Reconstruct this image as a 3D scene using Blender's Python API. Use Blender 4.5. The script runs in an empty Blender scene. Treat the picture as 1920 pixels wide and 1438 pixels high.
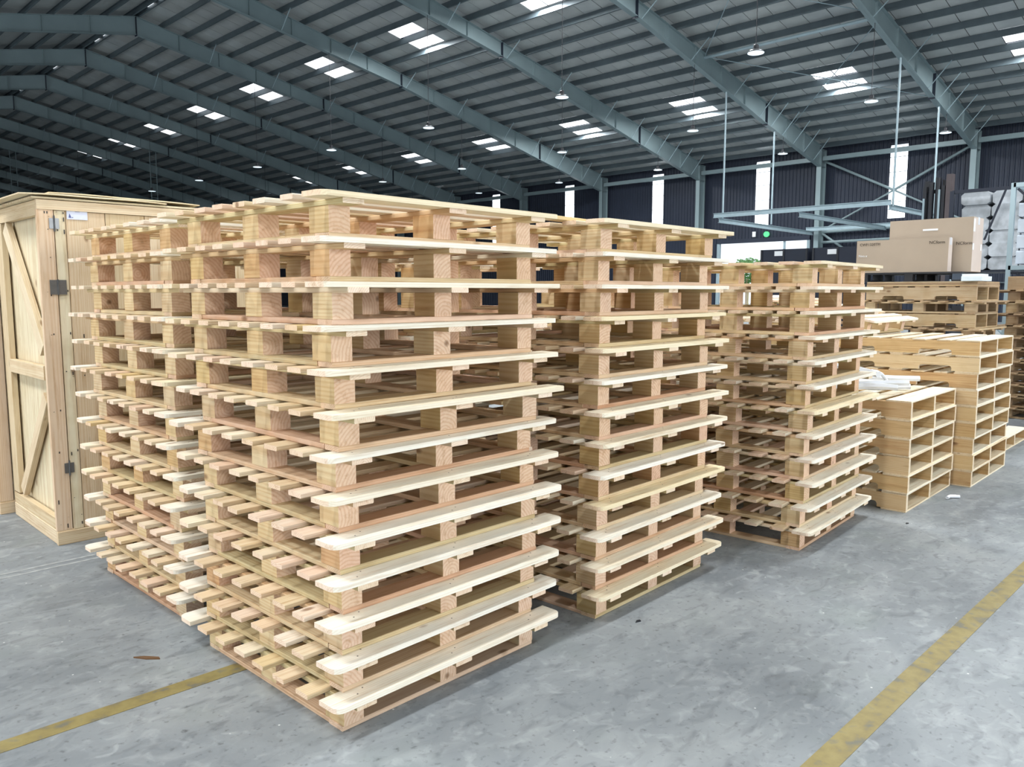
import bpy, math, random
from mathutils import Vector, Matrix

# ------------------------------------------------------------------ camera, world, lights, exposure
SC = bpy.context.scene
COL = SC.collection
PI = math.pi

cam_d = bpy.data.cameras.new('camera')
cam = bpy.data.objects.new('camera', cam_d)
COL.objects.link(cam)
SC.camera = cam
cam_d.sensor_fit = 'HORIZONTAL'
cam_d.sensor_width = 36.0
cam_d.lens = 36.0 * 1504.08 / 1920.0
cam_d.clip_start = 0.05
cam_d.clip_end = 600
YAW, PITCH = 0.78864, 0.11302
fw = Vector((math.cos(YAW) * math.cos(PITCH), math.sin(YAW) * math.cos(PITCH), -math.sin(PITCH)))
rt = Vector((math.sin(YAW), -math.cos(YAW), 0))
up = rt.cross(fw)
m3 = Matrix((rt, up, -fw)).transposed()
cam.matrix_world = Matrix.Translation((0, 0, 1.5)) @ m3.to_4x4()

vs = SC.view_settings
vs.view_transform = 'Standard'
vs.look = 'None'
vs.gamma = 1.0
vs.use_curve_mapping = False
vs.exposure = -0.52

w = bpy.data.worlds.new('overcast_sky')
SC.world = w
w.use_nodes = True
bg = w.node_tree.nodes['Background']
bg.inputs[0].default_value = (0.86, 0.94, 1.0, 1)
bg.inputs[1].default_value = 2.2

def area_light(name, loc, direction, sx, sy, power, col):
    d = bpy.data.lights.new(name, 'AREA')
    d.shape = 'RECTANGLE'; d.size = sx; d.size_y = sy
    d.energy = power; d.color = col
    o = bpy.data.objects.new(name, d)
    COL.objects.link(o)
    o.location = loc
    o.rotation_euler = Vector(direction).to_track_quat('-Z', 'Y').to_euler()
    return o

# building measurements (metres): X runs to the far side wall, Y along it, ridge at XR
XR, WALL_X, NEAR_X = 16.93, 46.55, -12.7
Y0, BAY, NF0, NF1 = 13.02, 8.0, -3, 14
Y_START, Y_END = Y0 - 4 * BAY, Y0 + 15 * BAY
def ztop(x): return 15.85 - 0.2095 * abs(x - XR)
PUR = 1.26
PURX = [24.6 + PUR * k for k in range(-6, 18)]

# daylight falling through the roof lights that lie nearest the pallets
SKY_X = (25.86, 38.46, 2 * XR - 25.86, 2 * XR - 38.46)
for x in SKY_X:
    for yc in (-6.98, 1.02, 9.02, 17.02, 25.02, 33.02):
        area_light('roof_light_daylight', (x, yc, ztop(x) - 0.05), (0, 0, -1), 2.4, 1.0, 1150, (0.97, 0.99, 1.0))
# daylight through open doors behind and beside the camera, plus an added roof fill
area_light('loading_door_daylight', (NEAR_X + 0.3, 6, 3.2), (1, 0.0, -0.05), 6.0, 16.0, 1700, (1.0, 0.98, 0.94))
area_light('added_roof_fill', (NEAR_X + 0.4, 48, 3.4), (1, 0, 0.12), 5.0, 44.0, 9000, (0.93, 0.97, 1.0))  # added fill tilted upward to brighten the roof underside, no known door there
area_light('end_door_daylight', (10, Y_START + 0.6, 3.4), (0, 1, -0.03), 26.0, 6.0, 4200, (0.95, 0.98, 1.0))

# ------------------------------------------------------------------ helpers
def prop(o, label=None, category=None, group=None, kind=None):
    cat = category
    if label: o['label'] = label
    if cat: o['category'] = cat
    if group: o['group'] = group
    if kind: o['kind'] = kind
    return o

def empty(name, loc=(0, 0, 0), rz=0, **k):
    o = bpy.data.objects.new(name, None)
    COL.objects.link(o)
    o.location = loc; o.rotation_euler = (0, 0, rz)
    o.empty_display_size = 0.1
    return prop(o, **k)

class MB:
    def __init__(s):
        s.v = []; s.f = []; s.m = []
    def box(s, x0, x1, y0, y1, z0, z1, mi=0):
        b = len(s.v)
        s.v += [(x0, y0, z0), (x1, y0, z0), (x1, y1, z0), (x0, y1, z0), (x0, y0, z1), (x1, y0, z1), (x1, y1, z1), (x0, y1, z1)]
        s.f += [tuple(b + i for i in q) for q in ((0, 3, 2, 1), (4, 5, 6, 7), (0, 1, 5, 4), (1, 2, 6, 5), (2, 3, 7, 6), (3, 0, 4, 7))]
        s.m += [mi] * 6
        return s
    def prism(s, pts, a0, a1, axis='x', mi=0):
        """closed outline pts swept from a0 to a1 along an axis"""
        def P(a, p):
            return {'x': (a, p[0], p[1]), 'y': (p[0], a, p[1]), 'z': (p[0], p[1], a)}[axis]
        n = len(pts); b = len(s.v)
        s.v += [P(a0, p) for p in pts] + [P(a1, p) for p in pts]
        s.f += [tuple(b + i for i in range(n))[::-1], tuple(b + n + i for i in range(n))]
        s.f += [(b + i, b + (i + 1) % n, b + n + (i + 1) % n, b + n + i) for i in range(n)]
        s.m += [mi] * (n + 2)
        return s
    def bar(s, p, q, r, n=8, mi=0, sq=None):
        """round bar (or a square one) from p to q"""
        p, q = Vector(p), Vector(q); d = (q - p).normalized()
        a = d.cross(Vector((0, 0, 1)))
        if a.length < 1e-3: a = Vector((1, 0, 0))
        a.normalize(); c = d.cross(a)
        b = len(s.v)
        if sq: n = 4
        for e in (p, q):
            for i in range(n):
                t = 2 * PI * (i + (0.5 if sq else 0)) / n
                s.v.append(tuple(e + a * math.cos(t) * r + c * math.sin(t) * r))
        s.f += [tuple(b + i for i in range(n)), tuple(b + n + i for i in range(n))[::-1]]
        s.f += [(b + i, b + n + i, b + n + (i + 1) % n, b + (i + 1) % n) for i in range(n)]
        s.m += [mi] * (n + 2)
        return s
    def tube(s, pts, r, n=8, mi=0):
        pts = [Vector(p) for p in pts]; b = len(s.v)
        for k, p in enumerate(pts):
            d = (pts[min(k + 1, len(pts) - 1)] - pts[max(k - 1, 0)]).normalized()
            a = d.cross(Vector((0, 0, 1)))
            if a.length < 1e-3: a = Vector((1, 0, 0))
            a.normalize(); c = d.cross(a)
            for i in range(n):
                t = 2 * PI * i / n
                s.v.append(tuple(p + a * math.cos(t) * r + c * math.sin(t) * r))
        for k in range(len(pts) - 1):
            for i in range(n):
                s.f.append((b + k * n + i, b + (k + 1) * n + i, b + (k + 1) * n + (i + 1) % n, b + k * n + (i + 1) % n)); s.m.append(mi)
        s.f += [tuple(b + i for i in range(n)), tuple(b + (len(pts) - 1) * n + i for i in range(n))[::-1]]; s.m += [mi, mi]
        return s
    def lathe(s, prof, n=20, mi=0, c=(0, 0, 0)):
        b = len(s.v)
        for r, z in prof:
            for i in range(n):
                t = 2 * PI * i / n
                s.v.append((c[0] + r * math.cos(t), c[1] + r * math.sin(t), c[2] + z))
        for k in range(len(prof) - 1):
            for i in range(n):
                s.f.append((b + k * n + i, b + k * n + (i + 1) % n, b + (k + 1) * n + (i + 1) % n, b + (k + 1) * n + i)); s.m.append(mi)
        s.f += [tuple(b + i for i in range(n))[::-1], tuple(b + (len(prof) - 1) * n + i for i in range(n))]; s.m += [mi, mi]
        return s
    def mesh(s, name, mats, smooth=False):
        me = bpy.data.meshes.new(name)
        me.from_pydata(s.v, [], s.f)
        for m in (mats if isinstance(mats, (list, tuple)) else [mats]): me.materials.append(m)
        if any(s.m): me.polygons.foreach_set('material_index', s.m)
        if smooth: me.polygons.foreach_set('use_smooth', [True] * len(me.polygons))
        me.update()
        return me
    def obj(s, name, mats, parent=None, smooth=False, **k):
        return link(name, s.mesh(name, mats, smooth), parent, **k)

def link(name, me, parent=None, loc=None, rot=None, **k):
    o = bpy.data.objects.new(name, me)
    COL.objects.link(o)
    if parent: o.parent = parent
    if loc: o.location = loc
    if rot: o.rotation_euler = rot
    return prop(o, **k)

def board(lx, ly, lz, c=0.002, round_y=None, r=0.03):
    """board along local x, centred, arrises taken off; round_y=-1 rounds the two corners on the -y side"""
    b = MB()
    if round_y is None:
        y, z = ly / 2, lz / 2
        pts = [(-y + c, -z), (y - c, -z), (y, -z + c), (y, z - c), (y - c, z), (-y + c, z), (-y, z - c), (-y, -z + c)]
        return b.prism(pts, -lx / 2, lx / 2, 'x')
    x, y = lx / 2, ly / 2
    pts = [(x, y), (-x, y)]
    for cx, a0 in ((-x + r, PI), (x - r, 1.5 * PI)):
        for i in range(6):
            a = a0 + i * PI / 10
            pts.append((cx + r * math.cos(a), -y + r + r * math.sin(a)))
    if round_y > 0: pts = [(p[0], -p[1]) for p in pts][::-1]
    return b.prism(pts, -lz / 2, lz / 2, 'z')

# ------------------------------------------------------------------ materials
def mat(name):
    m = bpy.data.materials.new(name); m.use_nodes = True
    nt = m.node_tree
    return m, nt, nt.nodes['Principled BSDF'], lambda t: nt.nodes.new(t), nt.links.new

def srgb(r, g, b):
    f = lambda c: ((c / 255 + 0.055) / 1.055) ** 2.4 if c > 10 else c / 255 / 12.92
    return (f(r), f(g), f(b), 1)

def ramp(N, stops):
    n = N('ShaderNodeValToRGB'); e = n.color_ramp.elements
    while len(e) < len(stops): e.new(0.5)
    for k, (p, c) in enumerate(stops):
        e[k].position = p; e[k].color = c
    return n

def mixc(N, L, fac, a, b, mode='MIX'):
    n = N('ShaderNodeMix'); n.data_type = 'RGBA'; n.blend_type = mode
    for s, v in ((0, fac), (6, a), (7, b)):
        if isinstance(v, (int, float, tuple)): n.inputs[s].default_value = v
        else: L(v, n.inputs[s])
    return n.outputs[2]

def math_n(N, L, op, a, b=0.0, clamp=False):
    n = N('ShaderNodeMath'); n.operation = op; n.use_clamp = clamp
    for i, v in enumerate((a, b)):
        if isinstance(v, (int, float)): n.inputs[i].default_value = v
        else: L(v, n.inputs[i])
    return n.outputs[0]

def wood(name, palette, end, grain=0.30, ring=42, stain=0.25, knots=True, rough=0.72):
    m, nt, bs, N, L = mat(name)
    tc = N('ShaderNodeTexCoord'); oi = N('ShaderNodeObjectInfo')
    wn = N('ShaderNodeTexWhiteNoise'); wn.noise_dimensions = '1D'; L(oi.outputs['Random'], wn.inputs['W'])
    # each board is cut from another part of the log
    sc = N('ShaderNodeVectorMath'); sc.operation = 'MULTIPLY'; L(tc.outputs['Object'], sc.inputs[0]); sc.inputs[1].default_value = (0.06, 1, 1)
    mv = N('ShaderNodeVectorMath'); mv.operation = 'MULTIPLY_ADD'; L(wn.outputs['Color'], mv.inputs[0]); mv.inputs[1].default_value = (4, 0.16, 0.16); L(sc.outputs[0], mv.inputs[2])
    wv = N('ShaderNodeTexWave'); wv.wave_type = 'RINGS'; wv.rings_direction = 'X'
    wv.inputs['Scale'].default_value = ring; wv.inputs['Distortion'].default_value = 3.0; wv.inputs['Detail'].default_value = 2; wv.inputs['Detail Scale'].default_value = 1.2
    L(mv.outputs[0], wv.inputs['Vector'])
    n1 = N('ShaderNodeTexNoise'); n1.inputs['Scale'].default_value = 60; n1.inputs['Detail'].default_value = 3; L(mv.outputs[0], n1.inputs['Vector'])
    n2 = N('ShaderNodeTexNoise'); n2.inputs['Scale'].default_value = 7; n2.inputs['Detail'].default_value = 3
    of = N('ShaderNodeVectorMath'); of.operation = 'MULTIPLY_ADD'; L(wn.outputs['Color'], of.inputs[0]); of.inputs[1].default_value = (9, 9, 9); L(tc.outputs['Object'], of.inputs[2])
    L(of.outputs[0], n2.inputs['Vector'])
    base = ramp(N, palette); L(oi.outputs['Random'], base.inputs[0])
    # end grain shows on the faces across the board
    ge = N('ShaderNodeNewGeometry'); vt = N('ShaderNodeVectorTransform'); vt.vector_type = 'NORMAL'; vt.convert_from = 'WORLD'; vt.convert_to = 'OBJECT'
    L(ge.outputs['True Normal'], vt.inputs[0])
    sx = N('ShaderNodeSeparateXYZ'); L(vt.outputs[0], sx.inputs[0])
    isend = math_n(N, L, 'GREATER_THAN', math_n(N, L, 'ABSOLUTE', sx.outputs[0]), 0.8)
    c = mixc(N, L, math_n(N, L, 'MULTIPLY', isend, 0.6), base.outputs[0], end)
    g = math_n(N, L, 'MULTIPLY', math_n(N, L, 'POWER', wv.outputs['Fac'], 2.0), grain)
    g = math_n(N, L, 'MULTIPLY', g, math_n(N, L, 'ADD', math_n(N, L, 'MULTIPLY', isend, 0.1), 1.0))
    dark = mixc(N, L, 1.0, c, (0.72, 0.50, 0.32, 1), 'MULTIPLY')
    c = mixc(N, L, g, c, dark)
    gn = math_n(N, L, 'MULTIPLY', math_n(N, L, 'SUBTRACT', n1.outputs['Fac'], 0.42, True), grain * 2.0, True)
    c = mixc(N, L, gn, c, dark)
    st = math_n(N, L, 'MULTIPLY', math_n(N, L, 'SUBTRACT', n2.outputs['Fac'], 0.5, True), stain * 4, True)
    c = mixc(N, L, st, c, mixc(N, L, 1.0, c, (0.80, 0.74, 0.62, 1), 'MULTIPLY'))
    if knots:
        ks = N('ShaderNodeVectorMath'); ks.operation = 'MULTIPLY'; L(of.outputs[0], ks.inputs[0]); ks.inputs[1].default_value = (3.0, 6.0, 6.0)
        vo = N('ShaderNodeTexVoronoi'); vo.inputs['Scale'].default_value = 1.0; L(ks.outputs[0], vo.inputs['Vector'])
        kf = N('ShaderNodeMapRange'); kf.inputs[1].default_value = 0.10; kf.inputs[2].default_value = 0.045; L(vo.outputs['Distance'], kf.inputs[0])
        c = mixc(N, L, math_n(N, L, 'MULTIPLY', kf.outputs[0], 0.75), c, (0.20, 0.095, 0.04, 1))
    n3 = N('ShaderNodeTexNoise'); n3.inputs['Scale'].default_value = 22; n3.inputs['Detail'].default_value = 5; n3.inputs['Roughness'].default_value = 0.65
    s3 = N('ShaderNodeVectorMath'); s3.operation = 'MULTIPLY'; L(of.outputs[0], s3.inputs[0]); s3.inputs[1].default_value = (0.12, 1.6, 1.6); L(s3.outputs[0], n3.inputs['Vector'])
    sk = math_n(N, L, 'MULTIPLY', math_n(N, L, 'SUBTRACT', n3.outputs['Fac'], 0.52, True), 3.2, True)
    c = mixc(N, L, sk, c, mixc(N, L, 1.0, c, (0.66, 0.52, 0.38, 1), 'MULTIPLY'))
    L(c, bs.inputs['Base Color'])
    bs.inputs['Roughness'].default_value = rough
    bs.inputs['Specular IOR Level'].default_value = 0.3
    bp = N('ShaderNodeBump'); bp.inputs['Strength'].default_value = 0.25; bp.inputs['Distance'].default_value = 0.002
    L(n1.outputs['Fac'], bp.inputs['Height']); L(bp.outputs[0], bs.inputs['Normal'])
    return m

def plain(name, col, rough=0.5, metal=0.0, noise=0.12, nscale=6.0, emit=None, es=0.0, spec=0.5):
    m, nt, bs, N, L = mat(name)
    if noise:
        tc = N('ShaderNodeTexCoord'); n = N('ShaderNodeTexNoise'); n.inputs['Scale'].default_value = nscale; n.inputs['Detail'].default_value = 4
        L(tc.outputs['Object'], n.inputs['Vector'])
        r = ramp(N, [(0.3, tuple(c * (1 - noise) for c in col[:3]) + (1,)), (0.7, tuple(min(1, c * (1 + noise)) for c in col[:3]) + (1,))])
        L(n.outputs['Fac'], r.inputs[0]); L(r.outputs[0], bs.inputs['Base Color'])
    else:
        bs.inputs['Base Color'].default_value = col
    bs.inputs['Roughness'].default_value = rough
    bs.inputs['Metallic'].default_value = metal
    bs.inputs['Specular IOR Level'].default_value = spec
    if emit:
        bs.inputs['Emission Color'].default_value = emit; bs.inputs['Emission Strength'].default_value = es
    return m

CREAM, PALE, TAN, YEL, PINK, ORG = srgb(240, 236, 220), srgb(236, 228, 206), srgb(216, 195, 162), srgb(217, 192, 138), srgb(228, 200, 178), srgb(214, 176, 146)
ENDP = srgb(236, 208, 184)
W_LEAD = wood('pine_lead_board', [(0.0, CREAM), (0.5, srgb(240, 237, 226)), (0.8, PALE), (1.0, srgb(236, 222, 184))], ENDP, grain=0.22)
W_DECK = wood('pine_deck_board', [(0.0, PALE), (0.3, TAN), (0.55, srgb(228, 210, 174)), (0.72, PINK), (0.86, CREAM), (1.0, YEL)], ENDP, grain=0.32)
W_BASE = wood('pine_base_board', [(0.0, srgb(226, 206, 170)), (0.3, srgb(208, 194, 152)), (0.55, PINK), (0.75, ORG), (1.0, srgb(230, 212, 180))], ENDP, grain=0.34)
W_STR = wood('pine_stringer_board', [(0.0, srgb(222, 206, 166)), (0.35, srgb(206, 194, 150)), (0.7, srgb(212, 180, 142)), (1.0, PALE)], srgb(246, 228, 212), grain=0.34)
W_BLOCK = wood('pine_block', [(0.0, srgb(222, 196, 148)), (0.3, srgb(226, 206, 166)), (0.55, TAN), (0.8, YEL), (1.0, srgb(214, 176, 134))], srgb(244, 214, 198), grain=0.36, ring=24)
W_NOTCH = wood('notched_stringer_wood', [(0.0, srgb(216, 184, 134)), (0.4, srgb(224, 196, 148)), (0.7, srgb(206, 172, 126)), (1.0, srgb(228, 206, 166))], CREAM, grain=0.4, stain=0.4)
W_NDECK = wood('notched_pallet_deck_wood', [(0.0, CREAM), (0.5, PALE), (1.0, srgb(232, 216, 184))], srgb(214, 186, 142), grain=0.25)
W_OLD = wood('weathered_pallet_wood', [(0.0, srgb(196, 178, 148)), (0.3, srgb(172, 150, 122)), (0.55, srgb(208, 188, 152)), (0.8, srgb(150, 128, 106)), (1.0, srgb(214, 196, 160))], srgb(190, 165, 135), grain=0.4, stain=0.6)
W_CRATE = wood('crate_board_wood', [(0.0, srgb(222, 204, 174)), (0.4, srgb(214, 196, 162)), (0.7, srgb(228, 214, 186)), (1.0, srgb(218, 198, 168))], TAN, grain=0.3, stain=0.4)
W_PLY = wood('crate_plywood', [(0.0, srgb(222, 214, 186)), (0.5, srgb(228, 218, 190)), (1.0, srgb(216, 204, 172))], TAN, grain=0.3, ring=9, stain=0.5)
W_POST = wood('crate_pinkish_post', [(0.0, srgb(226, 204, 178)), (1.0, srgb(222, 198, 170))], TAN, grain=0.3)
W_SPL = wood('dark_splinter_wood', [(0.0, srgb(120, 92, 66)), (1.0, srgb(110, 84, 60))], TAN, grain=0.3)
M_NAIL = plain('nail_steel', (0.05, 0.045, 0.04, 1), 0.5, 0.3, 0)
M_STEEL = plain('painted_frame_steel', srgb(132, 150, 154), 0.42, 0.1, 0.08, 0.7)
M_PURLIN = plain('galvanised_purlin', srgb(88, 100, 106), 0.45, 0.2, 0.1, 2)
M_RAIL = plain('pale_rail_steel', srgb(158, 178, 186), 0.4, 0.2, 0.08, 3)
M_WALL = plain('dark_blue_wall_sheet', srgb(36, 44, 60), 0.55, 0.1, 0.15, 0.5)
M_SKYL = plain('translucent_roof_sheet', (0.9, 0.93, 0.95, 1), 0.4, 0, 0, emit=(0.93, 0.97, 1, 1), es=3.0)
M_WIN = plain('translucent_wall_sheet', (0.9, 0.93, 0.96, 1), 0.4, 0, 0, emit=(0.9, 0.96, 1, 1), es=3.2)
M_LENS = plain('lamp_lens', (0.9, 0.95, 1, 1), 0.3, 0, 0, emit=(0.75, 0.92, 1, 1), es=1.6)
M_BLACK = plain('black_plastic', (0.012, 0.014, 0.02, 1), 0.45, 0, 0.2, 5)
M_DARK = plain('dark_blue_panel', srgb(26, 34, 50), 0.5, 0.1, 0.1, 2)
M_GREY = plain('grey_metal', srgb(120, 122, 124), 0.35, 0.7, 0.1, 30)
M_CARD = plain('brown_cardboard', srgb(176, 160, 142), 0.8, 0, 0.06, 2)
M_CARDS = plain('cardboard_side', srgb(206, 192, 182), 0.7, 0, 0.05, 4)
M_INK = plain('printing_ink', srgb(70, 62, 56), 0.8, 0, 0)
M_WHITE = plain('white_print', srgb(235, 238, 240), 0.6, 0, 0)
M_FOAM = plain('white_foam', srgb(228, 240, 246), 0.7, 0, 0.04, 8)
M_FILM = plain('white_plastic_film', srgb(222, 226, 232), 0.22, 0, 0.05, 9)
M_BAG = plain('grey_wrapped_sack', srgb(178, 184, 190), 0.3, 0, 0.25, 7)
M_GREEN = plain('green_exit_sign', (0.1, 0.8, 0.25, 1), 0.4, 0, 0, emit=(0.1, 0.9, 0.25, 1), es=0.9)
M_LABEL = plain('pale_paper_label', srgb(214, 220, 240), 0.6, 0, 0.03, 40)
M_LEAF = plain('tree_leaves', srgb(110, 160, 90), 0.7, 0, 0.3, 3)
M_RED = plain('red_beam_paint', srgb(120, 50, 45), 0.5, 0, 0.1, 3)

def roof_mat():
    m, nt, bs, N, L = mat('foil_backed_roof_sheet')
    tc = N('ShaderNodeTexCoord'); oi = N('ShaderNodeObjectInfo')
    n = N('ShaderNodeTexNoise'); n.inputs['Scale'].default_value = 0.9; n.inputs['Detail'].default_value = 3; L(tc.outputs['Object'], n.inputs['Vector'])
    r = ramp(N, [(0.3, srgb(176, 182, 184)), (0.7, srgb(198, 203, 203))]); L(n.outputs['Fac'], r.inputs[0])
    c = mixc(N, L, math_n(N, L, 'MULTIPLY', oi.outputs['Random'], 0.35), r.outputs[0], srgb(168, 168, 160))
    L(c, bs.inputs['Base Color']); bs.inputs['Roughness'].default_value = 0.42; bs.inputs['Metallic'].default_value = 0.25
    bp = N('ShaderNodeBump'); bp.inputs['Strength'].default_value = 0.35; bp.inputs['Distance'].default_value = 0.06
    n2 = N('ShaderNodeTexNoise'); n2.inputs['Scale'].default_value = 1.8; L(tc.outputs['Object'], n2.inputs['Vector'])
    L(n2.outputs['Fac'], bp.inputs['Height']); L(bp.outputs[0], bs.inputs['Normal'])
    return m
M_ROOF = roof_mat()

def floor_mat():
    m, nt, bs, N, L = mat('worn_grey_concrete')
    tc = N('ShaderNodeTexCoord')
    def noise(s, d, vec=None, dist=0.0):
        n = N('ShaderNodeTexNoise'); n.inputs['Scale'].default_value = s; n.inputs['Detail'].default_value = d; n.inputs['Distortion'].default_value = dist
        L(vec or tc.outputs['Object'], n.inputs['Vector']); return n.outputs['Fac']
    st = N('ShaderNodeMapping'); st.inputs['Rotation'].default_value = (0, 0, 0.75); st.inputs['Scale'].default_value = (1.0, 2.0, 1); L(tc.outputs['Object'], st.inputs['Vector'])
    a = ramp(N, [(0.28, srgb(112, 118, 123)), (0.5, srgb(130, 136, 140)), (0.72, srgb(149, 154, 156))]); L(noise(1.1, 6, None, 0.6), a.inputs[0])
    c = a.outputs[0]
    s1 = math_n(N, L, 'MULTIPLY', math_n(N, L, 'SUBTRACT', noise(4.5, 7, st.outputs[0], 0.8), 0.5, True), 2.2, True)
    c = mixc(N, L, s1, c, srgb(162, 167, 169))
    s2 = math_n(N, L, 'MULTIPLY', math_n(N, L, 'SUBTRACT', noise(7, 8, st.outputs[0], 1.2), 0.54, True), 3.2, True)
    c = mixc(N, L, s2, c, srgb(94, 99, 104))
    s3 = math_n(N, L, 'MULTIPLY', math_n(N, L, 'SUBTRACT', noise(38, 3), 0.60, True), 5, True)
    c = mixc(N, L, s3, c, srgb(84, 88, 91))
    s5 = math_n(N, L, 'MULTIPLY', math_n(N, L, 'SUBTRACT', noise(2.3, 3), 0.56, True), 1.6, True)
    c = mixc(N, L, s5, c, srgb(118, 130, 124))
    s6 = math_n(N, L, 'MULTIPLY', math_n(N, L, 'SUBTRACT', noise(13, 7, None, 0.8), 0.56, True), 3.0, True)
    c = mixc(N, L, s6, c, srgb(170, 175, 177))
    s7 = math_n(N, L, 'MULTIPLY', math_n(N, L, 'SUBTRACT', noise(0.8, 4, None, 0.5), 0.52, True), 3.0, True)
    c = mixc(N, L, math_n(N, L, 'MULTIPLY', s7, 0.5), c, srgb(100, 106, 111))
    vo = N('ShaderNodeTexVoronoi'); vo.inputs['Scale'].default_value = 7; L(tc.outputs['Object'], vo.inputs['Vector'])
    k = N('ShaderNodeMapRange'); k.inputs[1].default_value = 0.035; k.inputs[2].default_value = 0.02; L(vo.outputs['Distance'], k.inputs[0])
    c = mixc(N, L, math_n(N, L, 'MULTIPLY', k.outputs[0], 0.7), c, srgb(232, 234, 232))
    L(c, bs.inputs['Base Color'])
    rr = N('ShaderNodeMapRange'); rr.inputs[3].default_value = 0.42; rr.inputs[4].default_value = 0.65; L(noise(2.5, 4), rr.inputs[0]); L(rr.outputs[0], bs.inputs['Roughness'])
    bp = N('ShaderNodeBump'); bp.inputs['Strength'].default_value = 0.12; bp.inputs['Distance'].default_value = 0.01
    L(noise(30, 5), bp.inputs['Height']); L(bp.outputs[0], bs.inputs['Normal'])
    return m

def tape_mat():
    m, nt, bs, N, L = mat('worn_yellow_floor_tape')
    tc = N('ShaderNodeTexCoord'); n = N('ShaderNodeTexNoise'); n.inputs['Scale'].default_value = 14; n.inputs['Detail'].default_value = 6; L(tc.outputs['Object'], n.inputs['Vector'])
    r = ramp(N, [(0.34, srgb(108, 106, 92)), (0.44, srgb(132, 119, 74)), (0.60, srgb(144, 131, 82)), (0.72, srgb(122, 116, 92))]); L(n.outputs['Fac'], r.inputs[0])
    L(r.outputs[0], bs.inputs['Base Color']); bs.inputs['Roughness'].default_value = 0.5
    return m

# ------------------------------------------------------------------ the setting: floor, roof, walls
MB().box(NEAR_X - 0.5, WALL_X + 0.2, Y_START - 20, Y_END, -0.3, 0).obj('floor', floor_mat(), kind='structure', label='grey worn concrete warehouse floor with pale scuffs', category='floor')
MB().box(WALL_X + 0.2, WALL_X + 60, Y_START - 20, Y_END, -0.35, -0.05).obj('ground', plain('yard_concrete', srgb(190, 190, 185), 0.8), kind='structure', label='pale yard ground outside the open door', category='ground')

ceiling = empty('ceiling', (0, 0, 0), kind='structure', label='grey metal roof of sheets on closely set purlins', category='roof')
SLOPE = math.atan(0.2095)
# right hand slope: sheets one metre wide, left out where the roof lights are
def slope_strip(y0, y1, x0, x1, dz=0.0, side=1, t=0.03):
    f = lambda x: ztop(x) + 0.27 + dz
    X = (lambda x: x) if side > 0 else (lambda x: 2 * XR - x)
    return MB().prism([(X(x0), f(x0)), (X(x1), f(x1)), (X(x1), f(x1) + t), (X(x0), f(x0) + t)], y0, y1, 'y')
k = 0
XE = WALL_X + 0.25
mids = [Y0 + BAY * i + 4 for i in range(-4, 15)]
y = Y_START
while y < Y_END - 0.01:
    y1 = y + 1.0
    mid = (y + y1) / 2
    skylit = any(abs(mid - c) < 0.51 for c in mids)
    for side in (1, -1):
        if side < 0 and skylit is False and (int(round(y - Y_START)) % 8 not in (4,)):
            pass
        if skylit:
            for xa, xb in ((XR + 0.25, 24.6), (27.12, 37.2), (39.72, XE)):
                slope_strip(y + 0.014, y1 - 0.014, xa, xb, 0.0, side).obj('roof_sheet', M_ROOF, ceiling)
            for xa in (24.6, 25.86, 37.2, 38.46):
                slope_strip(y + 0.03, y + 0.49, xa + 0.05, xa + PUR - 0.06, 0.012, side, 0.01).obj('skylight', M_SKYL, ceiling)
                slope_strip(y + 0.51, y1 - 0.03, xa + 0.05, xa + PUR - 0.06, 0.012, side, 0.01).obj('skylight', M_SKYL, ceiling)
        elif side > 0:
            slope_strip(y + 0.014, y1 - 0.014, XR + 0.25, XE, 0.006 * (k % 2), side).obj('roof_sheet', M_ROOF, ceiling)
    if not skylit and (k % 8 in (0, 5)):
        n = 4 if k % 8 == 0 else 3
        slope_strip(y + 0.006, y + n - 0.006, XR + 0.25, XE, 0, -1).obj('roof_sheet', M_ROOF, ceiling)
    k += 1
    y = y1
# outer skin above the seams, and the ridge vent with its small openings
for side in (1, -1):
    f = lambda x: ztop(x) + 0.36
    X = (lambda x: x) if side > 0 else (lambda x: 2 * XR - x)
    b = MB()
    b.prism([(X(XR), f(XR)), (X(XE + 0.6), f(XE + 0.6)), (X(XE + 0.6), f(XE + 0.6) + 0.02), (X(XR), f(XR) + 0.02)], Y_START - 1, Y_END + 1, 'y')
    b.obj('outer_roof_skin', M_WALL, ceiling)
rv = MB().box(XR - 0.25, XR + 0.25, Y_START, Y_END, ztop(XR) + 0.24, ztop(XR) + 0.27)
rv.obj('ridge_cap', M_WALL, ceiling)
for c in range(-1, 15):
    for dy in (2.2, 3.6, 5.0):
        MB().box(XR + 0.0, XR + 0.16, Y0 + BAY * c - dy, Y0 + BAY * c - dy + 0.75, ztop(XR) + 0.15, ztop(XR) + 0.185).obj('ridge_vent_slot', M_SKYL, ceiling)
# purlins (lipped channels) running the whole length, both slopes
def zsec(x, s):
    z = ztop(x); t = 0.012
    return [(x, z + 0.265), (x + s * 0.075, z + 0.265), (x + s * 0.075, z + 0.253), (x + s * t, z + 0.253), (x + s * t, z + t), (x + s * 0.07, z + t),
            (x + s * 0.07, z + 0.035), (x + s * 0.082, z + 0.035), (x + s * 0.082, z), (x, z)]
for x in PURX:
    MB().prism(zsec(x, 1), Y_START, Y_END, 'y').obj('purlin', M_PURLIN, ceiling)
    MB().prism(zsec(2 * XR - x, -1), Y_START, Y_END, 'y').obj('purlin', M_PURLIN, ceiling)

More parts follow.
